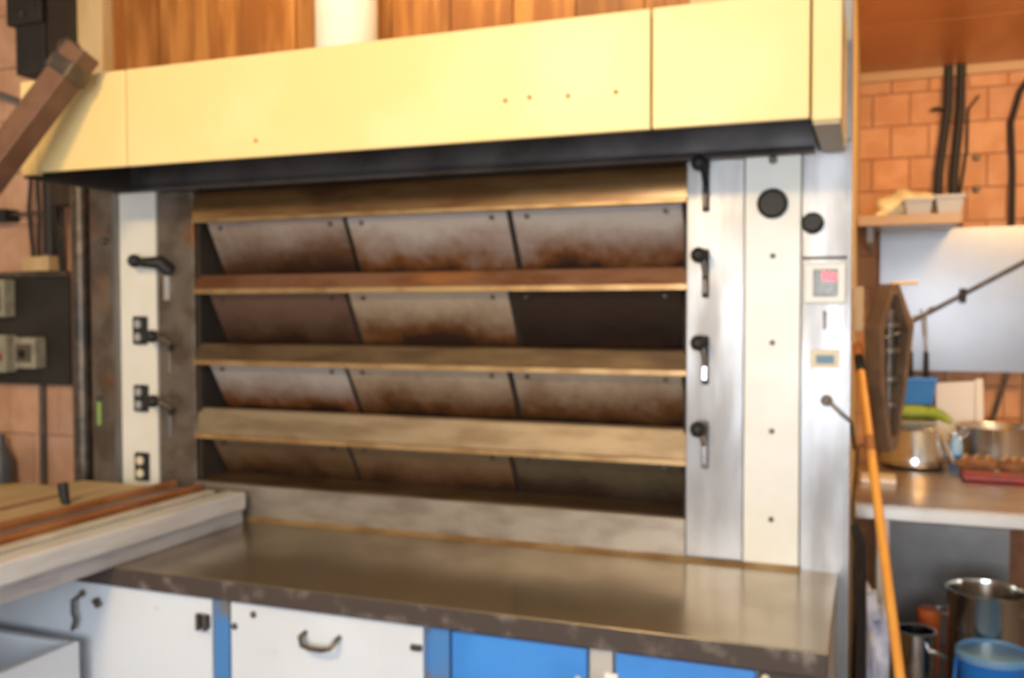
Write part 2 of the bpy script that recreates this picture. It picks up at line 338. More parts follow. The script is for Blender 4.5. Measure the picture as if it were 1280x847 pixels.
# rounded steel band at the top of the opening
arc = [(.055 - .06*math.sin(t*math.pi/2) , 1.985 - .105*(1-math.cos(t*math.pi/2))**.9) for t in [i/8 for i in range(9)]]
arc = [(.03, 1.986), (.012, 1.972), (.002, 1.95), (-.004, 1.925), (-.006, 1.90), (-.004, 1.882)]
MB().prism_x(XO0, XO1, arc + [(.05, 1.882), (.05, 1.986)]).build('top_band', band_m, ov, smooth=True)
MB().prism_x(XO0, XO1, [(-.010, Z1), (-.010, Z1+.014), (.03, Z1+.016), (.03, Z1)]).build('top_lip', lip_m, ov, .002)
hs = {0: (Z2, .068, sill_red), 1: (Z3, .077, sill_tan), 2: (Z4, .108, sill_pale)}
for k, (z, h, m) in hs.items():
    sl = MB().prism_x(XO0, XO1, [(.0, z+.004), (.0, z+.017), (.022, z+h-.006), (.028, z+h), (.045, z+h), (.05, z+.004)]).build('sill', m, ov)
    MB().prism_x(XO0, XO1, [(-.008, z), (-.008, z+.016), (-.001, z+.019), (.012, z+.004), (.012, z)]).build('lip', lip_m, sl)
MB().prism_x(XO0, XO1, [(-.006, Z5-.006), (-.006, Z5), (.12, Z5+.008), (.16, Z5+.008), (.16, Z5-.006)]).build('sill', sill_tan, ov)
MB().box(XO0+.0, XO1, -.012, .05, Z6-.01, Z5-.006).build('kick_plate', kick_m, ov, .002)
# three flaps on each deck, leaning inwards at the foot
dx = [-2.235, -1.650, -1.043, XO1-.016]
decks = [(Z1, Z2+.066), (Z2, Z3+.073), (Z3, Z4+.100), (Z4, Z5+.008)]
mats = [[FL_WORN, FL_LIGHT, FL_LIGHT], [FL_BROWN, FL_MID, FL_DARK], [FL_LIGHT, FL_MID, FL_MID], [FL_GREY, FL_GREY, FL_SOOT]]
for d, (zt, zb) in enumerate(decks):
    for k in range(3):
        x0, x1 = dx[k]+.009, dx[k+1]-.009
        j = [random.uniform(-.006, .006) for _ in range(2)]
        zt2, zb2 = zt+.012, zb-.006
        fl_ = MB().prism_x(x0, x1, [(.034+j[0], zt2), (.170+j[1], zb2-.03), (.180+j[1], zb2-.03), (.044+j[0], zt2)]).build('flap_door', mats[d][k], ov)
        for s in (.09, .91):
            xx = x0+(x1-x0)*s
            MB().lathe((xx, .052+j[0], zt2-.030), [(.008, 0), (.008, -.008), (.004, -.011)], 8, 'Y').build('rivet', iron_m, fl_)
    # dark divider between flaps
    for k in (1, 2):
        MB().prism_x(dx[k]-.006, dx[k]+.006, [(.040, zt+.01), (.18, zb-.036), (.22, zb-.036), (.1, zt+.01)]).build('divider', near_black_m, ov)
# front panels right of the opening
box('steel_panel', XO1, -.2935, -.004, .03, .79, 1.986, steel_m, ov, .002)
wp = box('white_panel', -.2915, -.1355, -.008, .03, .785, 1.99, white_panel, ov, .003)
box('steel_panel', -.1335, -.010, -.002, .03, .70, 1.692, steel_m, ov, .002)
box('steel_panel', -.1335, -.010, -.004, .03, 1.697, 2.02, steel_m, ov, .002)
box('corner_post', -.045, .000, -.006, .06, 2.02, ZC-.02, steel_m, ov, .003)
box('corner_post', -.012, .000, -.004, .06, 0, 2.02, steel_m, ov, .001)
box('lower_front', OX0, -.012, -.0, .03, 0, .79, steel_m, ov)
# round gauge and bolts of the white panel
g = MB().lathe((-.214, -.008, 1.852), [(.043, 0), (.043, -.012), (.037, -.016), (.034, -.013)], 28, 'Y').build('dial_gauge', black_m, wp, smooth=True)
MB().lathe((-.2125, -.008, 1.976), [(.012, 0), (.012, -.01), (.006, -.012)], 10, 'Y').build('bolt', iron_m, wp)
for z in (1.703, 1.454, 1.199, .943): MB().lathe((-.212, -.008, z), [(.0075, 0), (.0075, -.006), (.004, -.008)], 10, 'Y').build('screw', iron_m, wp)
# four slotted lever handles
for i, (z, z1) in enumerate(((1.973, 1.836), (1.707, 1.584), (1.452, 1.328), (1.2, 1.078))):
    lv = MB().box(-.4145, -.3935, -.012, -.002, z1, z+.02).build('lever_slot', black_m if i < 3 else iron_m, ov, .004)
    MB().tube([(-.405, -.006, z-.06), (-.407, -.035, z-.02), (-.412, -.055, z)], [.008, .008, .007], 10).build('lever_arm', black_m if i == 0 else chrome_m, lv, smooth=True)
    MB().ball((-.416, -.06, z), .0235).build('knob', black_m, lv, smooth=True)
    box('chrome_tongue', -.412, -.397, -.018, -.011, z1+.012, z1+(.055 if i < 3 else .085), chrome_m if i > 1 else iron_m, lv, .003)
# controls of the outer steel strip
MB().lathe((-.104, -.004, 1.793), [(.031, 0), (.031, -.008), (.027, -.012), (.026, -.03), (.022, -.034)], 24, 'Y').build('rotary_knob', black_m, ov, smooth=True)
cb = box('control_unit', -.126, -.014, -.016, .0, 1.566, 1.680, ctrl_m, ov, .005)
ds = box('display', -.101, -.035, -.020, -.014, 1.586, 1.662, lcd_m, cb, .003)
for i in range(3): box('red_digit', -.076+i*.0135, -.066+i*.0135, -.0225, -.019, 1.632-i*.002, 1.656-i*.002, led_m, ds)
box('key_slot', -.074, -.065, -.006, .0, 1.494, 1.545, iron_m, ov, .002)
pl = box('name_plate', -.106, -.030, -.005, .0, 1.384, 1.436, plate_m, ov, .001)
box('plate_print', -.092, -.043, -.0065, -.004, 1.396, 1.420, print_m, pl)
hk = MB().lathe((-.062, -.002, 1.292), [(.016, 0), (.016, -.014), (.010, -.02)], 14, 'Y').build('cable_gland', iron_m, ov, smooth=True)
MB().tube([(-.062, -.02, 1.292), (-.045, -.03, 1.28), (-.02, -.03, 1.255), (.004, -.02, 1.235), (.012, .05, 1.15)], .005, 8).build('cable', iron_m, hk, smooth=True)
# left column
box('steel_panel', -2.424, XO0, -.002, .03, .79, 1.985, steel_dirty, ov, .002)
wl_ = box('white_panel', -2.594, -2.426, -.012, .03, .79, 1.993, white_panel, ov, .003)
box('steel_panel', OX0, -2.626, .0, .03, .79, 2.15, steel_dirty, ov, .002)
box('edge_strip', -2.626, -2.597, -.016, .03, .79, 1.993, steel_m, ov, .004)
box('green_mark', -2.722, -2.706, -.003, .0, 1.11, 1.20, green_m, ov)
MB().lathe((-2.71, -.0, 1.215), [(.012, 0), (.012, -.01), (.006, -.013)], 10, 'Y').build('bolt', iron_m, ov)
bt = MB().lathe((-2.680, -.0, 1.815), [(.014, 0), (.014, -.012), (.007, -.016)], 10, 'Y').build('bolt', iron_m, ov)
# damper levers and sockets
def damper(z, plate):
    p = box('latch_plate', -2.392, -2.368, -.008, .0, z-.14, z-.045, chrome_m if z > 1.6 else steel_m, ov, .003)
    if plate:
        MB().tube([(-2.37, -.006, z-.05), (-2.35, -.03, z-.025), (-2.38, -.05, z-.005), (-2.404, -.055, z)], [.010, .010, .008, .008], 8).build('lever_arm', iron_m, p, smooth=True)
        MB().ball((-2.404, -.06, z), .024).build('knob', black_m, p, smooth=True)
    else:
        MB().tube([(-2.36, -.01, z-.03), (-2.38, -.04, z), (-2.44, -.06, z), (-2.47, -.065, z+.005)], [.026, .026, .018, .016], 10).build('lever_arm', black_m, p, smooth=True)
        MB().ball((-2.474, -.066, z+.006), .025).build('knob', black_m, p, smooth=True)
damper(1.725, False); damper(1.455, True); damper(1.217, True)
for z, hgt in ((1.475, .105), (1.222, .10), (.966, .105)):
    so = box('socket_plate', -2.522, -2.462, -.030, -.011, z-hgt/2, z+hgt/2, black_m, wl_, .005)
    for dz in (-.024, .024):
        MB().lathe((-2.492, -.030, z+dz), [(.0165, 0), (.0165, -.005), (.010, -.006)], 14, 'Y').build('socket', plate_m if z < 1.1 else chrome_m, so, smooth=True)

# ------------------------------------------------------------------ extraction hood
hd = thing('extraction_hood', (-1.3, -.23, 2.0), 'long cream enamelled hood running above the oven front', 'hood')
YH = -.46; ZH0, ZH1 = 2.002, 2.303
ps = [(-2.502, -2.139), (-2.134, -.470), (-.465, -.088)]
for i, (a, b) in enumerate(ps):
    p = MB().box(a, b, YH, YH+.018, ZH0, ZH1).build('front_panel', cream_m, hd, .004)
    if i == 1:
        for (x, z) in ((-.859, 2.104), (-.791, 2.107), (-.685, 2.102), (-.558, 2.102), (-1.65, 2.05)):
            MB().lathe((x, YH, z), [(.006, .002), (.006, -.003), (.003, -.004)], 8, 'Y').build('screw', mat('rust', (.35, .16, .05), rough=.6), p)
box('backing', -2.50, -.09, YH+.017, YH+.022, ZH0+.01, ZH1-.005, near_black_m, hd)
for a, b in ((-2.576, -2.506), (-.083, -.016)):
    box('end_panel', a, b, YH-.002, -.035, ZH0-.008, ZH1, cream_m, hd, .005)
    box('end_underside', a+.004, b-.004, YH+.006, -.035, ZH0-.016, ZH0-.006, cream_shaded if a > -1 else near_black_m, hd)  # right sheet has underside shade in its colour, left sheet is near-black
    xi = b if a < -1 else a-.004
    box('dark_inner_sheet', xi, xi+.004, YH+.02, -.035, ZH0-.012, ZH1-.01, near_black_m, hd)  # added near-black sheet over the end panel's inner face
box('roof_sheet', -2.506, -.083, YH+.01, -.02, ZH1-.02, ZH1-.006, steel_dark, hd)
box('inner_sheet', -2.506, -.083, -.045, -.03, 2.012, ZH1-.006, steel_dark, hd)

# ------------------------------------------------------------------ worktop and cabinets in front of the oven
wt = thing('steel_worktop', (-1.4, -.34, Z6-.06), 'long worn steel worktop with a dark chipped edge below the oven', 'worktop')
YC = -.673
MB().box(-2.80, -.028, YC+.004, .0, Z6-.02, Z6).build('top_sheet', counter_m, wt, .003)
MB().box(-2.80, -.028, YC, YC+.035, Z6-.057, Z6-.003).build('front_edge', edge_m, wt, .004)
MB().box(-2.80, -.032, YC+.035, -.01, Z6-.057, Z6-.02).build('underframe', edge_m, wt)
MB().prism_x(-2.25, -.13, [(-.012, Z6), (-.034, Z6), (-.013, Z6+.012)]).build('rear_seam', lip_m, wt)
ZT = Z6-.058; YD = -.655
def cabinet(x0, x1, label, doorm, bodym, post=None):
    t = thing('base_cabinet', ((x0+x1)/2, -.33, 0), label, 'cabinet', None)
    MB().box(x0, x1, YD+.02, -.02, .08, ZT).build('body', bodym, t)
    MB().box(x0, x1, YD+.06, -.05, 0, .08).build('plinth', near_black_m, t)
    return t
c1 = cabinet(-2.80, -1.668, 'base cabinet with white door and iron hook under the worktop by the loading frame', white_door, bluegrey_m)
d1 = box('door', -2.78, -1.672, YD-.002, YD+.022, .12, ZT-.004, white_door, c1, .004)
hkk = MB().tube([(-2.137, YD-.006, .707), (-2.152, YD-.03, .690), (-2.150, YD-.032, .655), (-2.143, YD-.03, .635), (-2.152, YD-.032, .605), (-2.164, YD-.02, .603)], .0065, 8).build('hook', iron_m, d1, smooth=True)
MB().ball((-2.137, YD-.008, .707), .011, 10).build('hook_eye', iron_m, hkk)
MB().tube([(-2.082, YD-.0, .692), (-2.078, YD-.02, .695), (-2.062, YD-.022, .68)], .009, 8).build('catch', iron_m, d1)
ht = box('hinge', -1.715, -1.675, YD-.012, YD-.0, .655, .695, iron_m, d1, .004)
for q in (-.012, .012): MB().tube([(-1.695+q, YD-.018, .652), (-1.695+q, YD-.018, .698)], .007, 8).build('knuckle', iron_m, ht)
c2 = cabinet(-1.666, -.993, 'base cabinet with white door and bow handle between the blue posts', white_door, bluegrey_m)
box('post', -1.664, -1.612, YD-.004, YD+.02, .08, ZT, bluegrey_m, c2, .003)
d2 = box('door', -1.608, -1.012, YD-.002, YD+.022, .12, ZT-.004, white_door, c2, .004)
MB().tube([(-1.363, YD, .683), (-1.363, YD-.03, .678), (-1.352, YD-.038, .660), (-1.325, YD-.04, .655), (-1.29, YD-.04, .655), (-1.268, YD-.038, .660), (-1.258, YD-.03, .676), (-1.258, YD, .682)], .007, 8).build('bow_handle', iron_m, d2, smooth=True)
for (x, z) in ((-1.53, .712), (-1.593, .672)): MB().ball((x, YD-.004, z), (.010, .007, .010), 10).build('stud', iron_m, d2)
MB().box(-1.045, -1.014, YD-.012, YD-.001, .677, .692).build('latch', iron_m, d2, .002)
c3 = cabinet(-.991, -.572, 'blue base cabinet between the white cabinet and the grey post', blue_m, greypost_m)
box('post', -.991, -.938, YD-.003, YD+.02, .08, ZT, bluegrey_m, c3, .003)
d3 = box('door', -.932, -.576, YD-.002, YD+.022, .12, ZT-.006, blue_m, c3, .004)
MB().ball((-.597, YD-.006, .662), .009, 10).build('stud', plate_m, d3)
c4 = cabinet(-.570, -.032, 'blue base cabinet at the open end of the worktop beside the broom', blue_m, greypost_m)
box('post', -.568, -.512, YD-.004, YD+.02, .08, ZT, greypost_m, c4, .003)
box('latch', -.53, -.497, YD-.014, YD-.003, .625, .69, whitepl, c4, .003)
d4 = box('door', -.506, -.182, YD-.002, YD+.022, .12, ZT-.006, blue_m, c4, .004)
box('end_post', -.176, -.034, YD-.003, YD+.02, .08, ZT, edge_m, c4, .003)
MB().ball((-.160, YD-.006, .725), .010, 10).build('stud', plate_m, c4)

# white tray bin standing in front of the cabinets
cr = thing('white_bin', (-2.62, -1.1, 0), 'open white wooden bin standing before the white cabinet door', 'bin')
bx0, bx1, by0, by1, bz = -2.85, -2.085, -1.62, -.725, .592
MB().box(bx1-.035, bx1, by0, by1, .335, bz).box(bx0, bx0+.035, by0, by1, .335, bz).box(bx0+.035, bx1-.035, by1-.03, by1, .335, bz).box(bx0+.035, bx1-.035, by0, by0+.03, .335, bz).build('upper_frame', white_door, cr, .006)
MB().box(bx0+.012, bx1-.012, by0+.012, by1-.012, .0, .33).build('lower_body', white_door, cr, .006)
box('lining', bx0+.034, bx1-.034, by0+.029, by1-.029, .33, .44, greybin, cr)

# ------------------------------------------------------------------ loading frame resting on the worktop
lf = thing('loading_frame', (-2.4, -.8, Z6), 'wooden oven loading frame with worn white rail lying across the worktop', 'loader')
Y0 = -1.75
MB().box(-2.075, -1.995, Y0, -.06, Z6+.048, .912).build('side_rail', worn_white, lf, .008)
MB().box(-2.075, -2.003, Y0, -.07, Z6, Z6+.049).build('lower_rail', mat('lilac_grey_paint', (.42, .40, .42), (.30, .28, .29), rough=.55, scale=8, stretch=(1, .4, 2)), lf, .004)
MB().box(-2.135, -2.095, Y0, -.10, Z6+.01, .918).build('inner_rail', beige_m, lf, .006)
MB().box(-2.095, -2.075, Y0, -.08, Z6+.01, .885).build('rail_groove', near_black_m, lf)
MB().box(-2.20, -2.137, Y0, -.12, Z6+.01, .895).build('metal_channel', greyblue_m, lf, .004)
MB().box(-2.245, -2.20, Y0, -.03, Z6+.01, .918).build('wooden_strip', wood_orange, lf, .006)
MB().box(-2.325, -2.247, Y0, -.03, Z6+.01, .905).build('metal_channel', greyblue_m, lf, .004)
MB().box(-2.352, -2.325, Y0, -.02, Z6+.01, .925).build('wooden_strip', wood_orange, lf, .006)
for a, b in ((-2.53, -2.354), (-2.705, -2.535), (-2.88, -2.71)): MB().box(a, b, Y0, -.10-(.12 if a < -2.8 else 0), .885, .915).build('bed_board', wood_tan, lf, .003)
MB().box(-2.80, -2.36, -.60, -.50, Z6, .888).build('cross_bar', wood_brown, lf)
box('cross_bar', -2.80, -2.0, Y0+.05, Y0+.12, .82, .888, wood_brown, lf)
for x in (-2.75, -2.10): MB().box(x-.035, x+.035, Y0+.05, Y0+.12, 0, .83).build('leg', wood_brown, lf, .004)
box('dark_batten', -2.545, -2.52, Y0, -.35, .910, .921, wood_brown, lf, .003)
MB().tube([(-2.405, -.46, .91), (-2.415, -.46, .945), (-2.42, -.46, .985)], [.012, .016, .017], 10).build('peg', black_m, lf, smooth=True)

# square timber leaning on the hood
tp, bp_ = Vector((-2.217, -.545, 2.347)), Vector((-3.648, -1.40, .0))
ax = (bp_-tp).normalized(); sd = ax.cross(Vector((0, 1, 0))).normalized(); n2 = sd.cross(ax).normalized()
pole = thing('leaning_timber', bp_, 'square brown timber leaning its end on the cream hood', 'timber')
q = .040
MB().prism([tp+sd*q+n2*q, tp+sd*q-n2*q, tp-sd*q-n2*q, tp-sd*q+n2*q], bp_-tp).build('shaft', mat('reddish_timber', (0.13, 0.06, 0.036), (0.17, 0.085, 0.05), rough=.6, scale=10), pole, .005)
e0 = tp + ax*.05
MB().prism([e0+sd*.046+n2*.046, e0+sd*.046-n2*.046, e0-sd*.046-n2*.046, e0-sd*.046+n2*.046], ax*.05).build('iron_ferrule', iron_m, pole, .004)
MB().tube([tp+ax*.02-sd*.03, tp+ax*.02-sd*.075], [.030, .026], 10).build('end_pin', iron_m, pole)

# ------------------------------------------------------------------ electrics on the left brick wall
YW = .45
sb = thing('switch_board', (-3.5, .44, 1.21), 'black switch board fixed to the pale brick wall', 'board')
box('back_board', -3.95, -3.285, .405, .452, 1.215, 1.70, board_m, sb, .004)
box('top_rail', -3.95, -3.285, .395, .452, 1.70, 1.725, iron_m, sb, .003)
for (x0, x1, z0, z1, nm) in ((-3.72, -3.60, 1.52, 1.69, 1), (-3.72, -3.595, 1.27, 1.44, 2), (-3.548, -3.42, 1.29, 1.43, 0)):
    s_ = box('switch_box', x0, x1, .345, .41, z0, z1, boxgrey_m, sb, .006)
    box('cover', x0+.02, x1-.02, .337, .347, z0+.03, z1-.03, boxgrey_m if nm == 2 else mat('dark_cover', (.12, .09, .07), rough=.5), s_, .004)
    if nm == 2: MB().lathe((x1-.035, .338, z0+.07), [(.02, 0), (.02, -.014), (.014, -.018)], 12, 'Y').build('red_button', red_m, s_, smooth=True)
    if nm == 0: box('toggle', x0+.05, x0+.075, .325, .34, z0+.05, z0+.085, black_m, s_, .003)
tag(MB().tube([(-3.47, .43, 1.22), (-3.475, .43, .55)], .014, 10).build('conduit_pipe', iron_m, smooth=True), 'dark conduit running down the bricks below the switch board', 'pipe')
tag(box('wooden_block', -3.50, -3.35, .36, .452, 1.725, 1.79, wood_pale, None, .004), 'small pale wooden block on top of the switch board', 'block')
tag(MB().tube([(-3.395, .42, 2.55), (-3.395, .42, 1.80)], .030, 12).build('wall_pipe', black_rub, smooth=True), 'thick black pipe running down the bricks to the switch board', 'pipe')
for i, (xa, xb) in enumerate(((-3.475, -3.44), (-3.46, -3.50), (-3.33, -3.30), (-3.30, -3.345))):
    tag(MB().tube([(xa, .40, 2.5), ((xa+xb)/2+.02, .39, 2.25), (xb, .40, 2.0), ((xa+xb)/2, .41, 1.71)], .009, 8).build('hanging_cable', black_rub, smooth=True),
        'thin dark cable hanging against bricks above the switch board', 'cable', 'thin cables above the switch board')
tag(MB().tube([(-3.95, .40, 2.56), (-3.66, .40, 2.53), (-3.50, .42, 2.47), (-3.44, .44, 2.44)], .016, 10).build('grey_conduit', greysteel, smooth=True), 'grey conduit crossing the bricks below the black duct box', 'pipe')
ib = thing('insulator', (-3.65, .42, 1.955), 'black wall clamp holding a thin rod above the switch board', 'clamp')
box('clamp_body', -3.78, -3.605, .36, .452, 1.955, 2.01, black_m, ib, .008)
MB().tube([(-3.61, .40, 1.985), (-3.40, .40, 1.99)], .008, 8).build('rod', iron_m, ib)
tag(MB().tube([(-3.018, .2, .0), (-3.018, .2, 2.2)], .024, 12).build('riser_pipe', mat('rusty_pipe', (.14, .07, .045), (.2, .1, .06), rough=.6, scale=20), smooth=True), 'thin rusty brown riser pipe beside the oven end', 'pipe')
tag(MB().tube([(-2.945, .15, .0), (-2.945, .15, 2.2)], .036, 12).build('riser_pipe', iron_m, smooth=True), 'thicker dark iron riser pipe beside the oven end', 'pipe')
bo = thing('spray_bottle', (-3.665, .36, .70), 'dark grey bottle with yellow band standing on the ledge by the bricks', 'bottle')
tag(box('wall_ledge', -3.95, -3.12, .30, .452, .66, .705, beige_m, None, .004), 'beige ledge along the foot of the pale brick wall', 'ledge')
MB().lathe((-3.665, .37, .705), [(.055, 0), (.058, .03), (.056, .16), (.03, .22), (.02, .24), (.02, .28)], 18).build('bottle_body', mat('dark_grey_plastic', (.10, .10, .11), rough=.4), bo, smooth=True)
MB().lathe((-3.665, .37, .735), [(.0595, 0), (.0595, .03)], 18).build('yellow_band', mat('yellow_band', (.5, .33, .06), rough=.5), bo, smooth=True)

# ------------------------------------------------------------------ back corner on the right: shelf, cupboard, table
sh = thing('wall_shelf', (.15, 1.85, 1.91), 'thin steel shelf high on the orange brick wall', 'shelf')
box('shelf_plate', -.004, .395, 1.45, 2.2, 1.915, 1.942, mat('shelf_steel', (.50, .42, .34), rough=.4, metal=.6), sh, .003)
box('front_lip', -.004, .395, 1.44, 1.452, 1.900, 1.943, mat('shelf_edge', (.42, .29, .18), rough=.5), sh, .002)
box('bracket', .03, .06, 1.60, 2.2, 1.84, 1.916, greybin, sh, .004)
bg = thing('cream_bag', (.16, 1.62, 1.942), 'crumpled cream plastic bag on the wall shelf', 'bag')
bm = bmesh.new(); bmesh.ops.create_icosphere(bm, subdivisions=3, radius=1.0)
for v in bm.verts:
    n = 1 + .13*math.sin(7*v.co.x+3*v.co.z) + .10*math.sin(9*v.co.y-5*v.co.z)
    v.co = Vector((v.co.x*.125*n, v.co.y*.09*n, max(-.55, v.co.z)*.075*n))
me = bpy.data.meshes.new('bag_body'); bm.to_mesh(me); bm.free(); me.materials.append(creambag)
for p in me.polygons: p.use_smooth = True
bo_ = bpy.data.objects.new('bag_body', me); COL.objects.link(bo_); bo_.parent = bg; bo_.location = (.035, .05, .048)
MB().tube([(.10, 1.60, 1.955), (.08, 1.57, 1.952), (.07, 1.55, 1.944)], [.03, .02, .012], 8).build('bag_tail', creambag, bg, smooth=True)
def tub(name, x0, x1, y0, y1, z0, h, m, label, cat, taper=.012, group=None):
    t = thing(name, ((x0+x1)/2, (y0+y1)/2, z0), label, cat, group)
    a = taper; tk = .004
    o = [(x0+a, y0+a, z0), (x1-a, y0+a, z0), (x1-a, y1-a, z0), (x0+a, y1-a, z0), (x0, y0, z0+h), (x1, y0, z0+h), (x1, y1, z0+h), (x0, y1, z0+h)]
    i = [(x0+a+tk, y0+a+tk, z0+tk), (x1-a-tk, y0+a+tk, z0+tk), (x1-a-tk, y1-a-tk, z0+tk), (x0+a+tk, y1-a-tk, z0+tk), (x0+tk, y0+tk, z0+h), (x1-tk, y0+tk, z0+h), (x1-tk, y1-tk, z0+h), (x0+tk, y1-tk, z0+h)]
    MB().add(o+i, [(0,3,2,1),(0,1,5,4),(1,2,6,5),(2,3,7,6),(3,0,4,7),(8,9,10,11),(8,12,13,9),(9,13,14,10),(10,14,15,11),(11,15,12,8),(4,5,13,12),(5,6,14,13),(6,7,15,14),(7,4,12,15)]).build('tub_body', m, t)
    MB().box(x0-.006, x1+.006, y0-.006, y0, z0+h-.014, z0+h).box(x0-.006, x0, y0, y1, z0+h-.014, z0+h).box(x1, x1+.006, y0, y1, z0+h-.014, z0+h).box(x0-.006, x1+.006, y1, y1+.006, z0+h-.014, z0+h).build('rim', m, t)
    return t
tub('grey_container', .178, .288, 1.47, 1.60, 1.943, .070, greybin, 'grey plastic container on the wall shelf, beside the cream bag', 'container')
tub('grey_container', .297, .405, 1.47, 1.60, 1.943, .078, greybin, 'grey plastic container at the free end of the wall shelf', 'container')
# cables on the wall
for x0, x1, lb in ((.345, .385, 'thick black cable bundle with a short stub poking out of it'), (.412, .440, 'thick black cable bundle beside the thin looping cable on the bricks')):
    tag(MB().tube([(x0, 2.165, 1.93), (x0+.005, 2.16, 2.2), (x1, 2.16, 2.5), (x1+.002, 2.15, 2.71)], .0205, 10).build('cable_bundle', black_rub, smooth=True), lb, 'cable', 'cable bundles on the orange bricks')
tag(MB().tube([(.315, 2.17, 2.505), (.34, 2.165, 2.51), (.40, 2.165, 2.48)], .009, 8).build('cable_stub', black_rub, smooth=True), 'short black cable stub poking from the thick cable bundle', 'cable')
tag(MB().tube([(.52, 2.185, 2.56), (.475, 2.18, 2.50), (.47, 2.18, 2.3), (.43, 2.18, 2.0), (.46, 2.18, 1.93)], .006, 8).build('thin_cable', black_rub, smooth=True), 'thin black cable looping beside the thick bundles on the bricks', 'cable')
tag(MB().tube([(.78, 2.16, 2.70), (.69, 2.165, 2.56), (.655, 2.17, 2.42), (.665, 2.17, 2.2), (.664, 2.165, 1.90)], .014, 8).build('black_cable', black_rub, smooth=True), 'single curved black cable dropping behind the steel cupboard', 'cable')
for z, lb in ((2.27, 'small dark iron hook in the orange bricks, the higher of two'), (2.12, 'small dark iron hook in the orange bricks, the lower of two')):
    tag(MB().lathe((.515, 2.202, z), [(.016, 0), (.016, -.02), (.008, -.03)], 10, 'Y').build('wall_hook', iron_m), lb, 'hook', 'hooks in the orange bricks')
# wall cupboard
wc = thing('steel_cupboard', (.4, 2.1, 1.263), 'grey steel wall cupboard hanging over the work table', 'cupboard')
box('carcass', .095, .715, 2.075, 2.2, 1.263, 1.925, greysteel, wc, .004)
MB().prism_x(.091, .719, [(2.06, 1.258), (2.052, 1.45), (2.05, 1.60), (2.052, 1.75), (2.06, 1.93), (2.076, 1.93), (2.076, 1.258)]).build('front_sheet', greysteel, wc, smooth=True)
st = thing('sloping_rod', (.235, 2.0, 1.49), 'dark rod sloping across the front of the steel cupboard', 'rod')
MB().tube([(.225, 2.03, 1.485), (.76, 2.03, 1.797)], .010, 10).build('rod', iron_m, st, smooth=True)
MB().box(.436, .464, 2.012, 2.055, 1.578, 1.645).build('clamp', black_m, st, .005)
for x, lb in ((.229, 'black-handled utensil hanging at the lower tip of the sloping rod'), (.297, 'black-handled utensil hanging on the sloping rod between its tip and the clamp')):
    tg = thing('hanging_tongs', (x, 2.0, 1.175), lb, 'utensil', 'utensils hanging on the sloping rod')
    zt = 1.487 + (x-.225)*.583
    MB().tube([(x+.03, 2.015, zt+.03), (x+.004, 2.012, zt+.015), (x-.004, 2.012, zt), (x, 2.01, 1.345)], .0045, 8).build('wire_hook', chrome_m, tg, smooth=True)
    MB().tube([(x-.025, 2.014, zt+.02), (x, 2.012, 1.345)], .0035, 8).build('wire', chrome_m, tg, smooth=True)
    MB().tube([(x, 2.01, 1.35), (x+.001, 2.01, 1.25), (x+.002, 2.01, 1.172)], [.010, .012, .013], 10).build('grip', black_m, tg, smooth=True)
tag(MB().tube([(.645, 2.08, 1.265), (.575, 2.10, .98)], .011, 8).build('stay_rod', iron_m, smooth=True), 'dark slanting stay rod between the cupboard and the pot', 'rod')
tag(box('wooden_post', .722, .80, 2.10, 2.2, .87, 1.99, mat('cream_post', (.66, .56, .40), rough=.6), None, .004), 'cream upright post at the end of the steel cupboard', 'post')
# work table
TZ = .87
tb = thing('work_table', (.6, 1.45, 0), 'stainless steel work table under the wall cupboard', 'table')
MB().box(.004, 1.25, .70, 2.19, TZ-.012, TZ).build('table_top', table_m, tb, .003)
MB().box(.004, 1.25, .695, .735, TZ-.055, TZ-.006).build('front_apron', table_m, tb, .005)
MB().box(.03, 1.22, .74, 2.16, TZ-.055, TZ-.012).build('top_frame', under_m, tb)
for (x, y) in ((.078, .74), (1.17, .74), (.078, 2.12), (1.17, 2.12)): MB().box(x, x+.044, y, y+.044, 0, TZ-.055).build('leg', mat('leg_steel', (.52, .44, .36), rough=.4, metal=.7), tb, .004)
box('back_panel', .125, .607, 1.62, 1.64, .10, TZ-.06, under_m, tb)
box('lower_shelf', .03, 1.22, .76, 2.16, .085, .11, under_m, tb, .003)
# bowl, pot and the other things on the table
ub = thing('upturned_bowl', (.233, 1.62, TZ), 'polished steel bowl standing upside down on the work table', 'bowl')
MB().lathe((.233, 1.62, TZ+.014), [(.138, 0), (.140, .006), (.128, .05), (.105, .125), (.098, .148), (.085, .156), (.03, .158)], 36).build('bowl_body', pot_m, ub, smooth=True)
MB().lathe((.233, 1.62, TZ), [(.112, 0), (.112, .016)], 30).build('dark_base', black_rub, ub, smooth=True)
MB().tube([(.325, 1.58, TZ+.155), (.345, 1.565, TZ+.12), (.385, 1.55, TZ+.025)], [.010, .011, .010], 8).build('bowl_handle', chrome_m, ub, smooth=True)
pt = thing('saucepan', (.565, 1.85, TZ), 'wide aluminium saucepan beside the upturned bowl', 'pot')
MB().lathe((.565, 1.85, TZ), [(.13, 0), (.150, .012), (.152, .155), (.158, .163), (.150, .163), (.145, .155), (.143, .02), (.02, .012)], 36).build('pan_body', alu_m, pt, smooth=True)
MB().lathe((.565, 1.85, TZ+.1), [(.143, 0), (.143, .02)], 30).build('batter', cloth_m, pt, smooth=True)
MB().tube([(.42, 1.80, TZ+.13), (.385, 1.78, TZ+.12), (.385, 1.74, TZ+.11), (.43, 1.77, TZ+.11)], .007, 8).build('handle', chrome_m, pt, smooth=True)
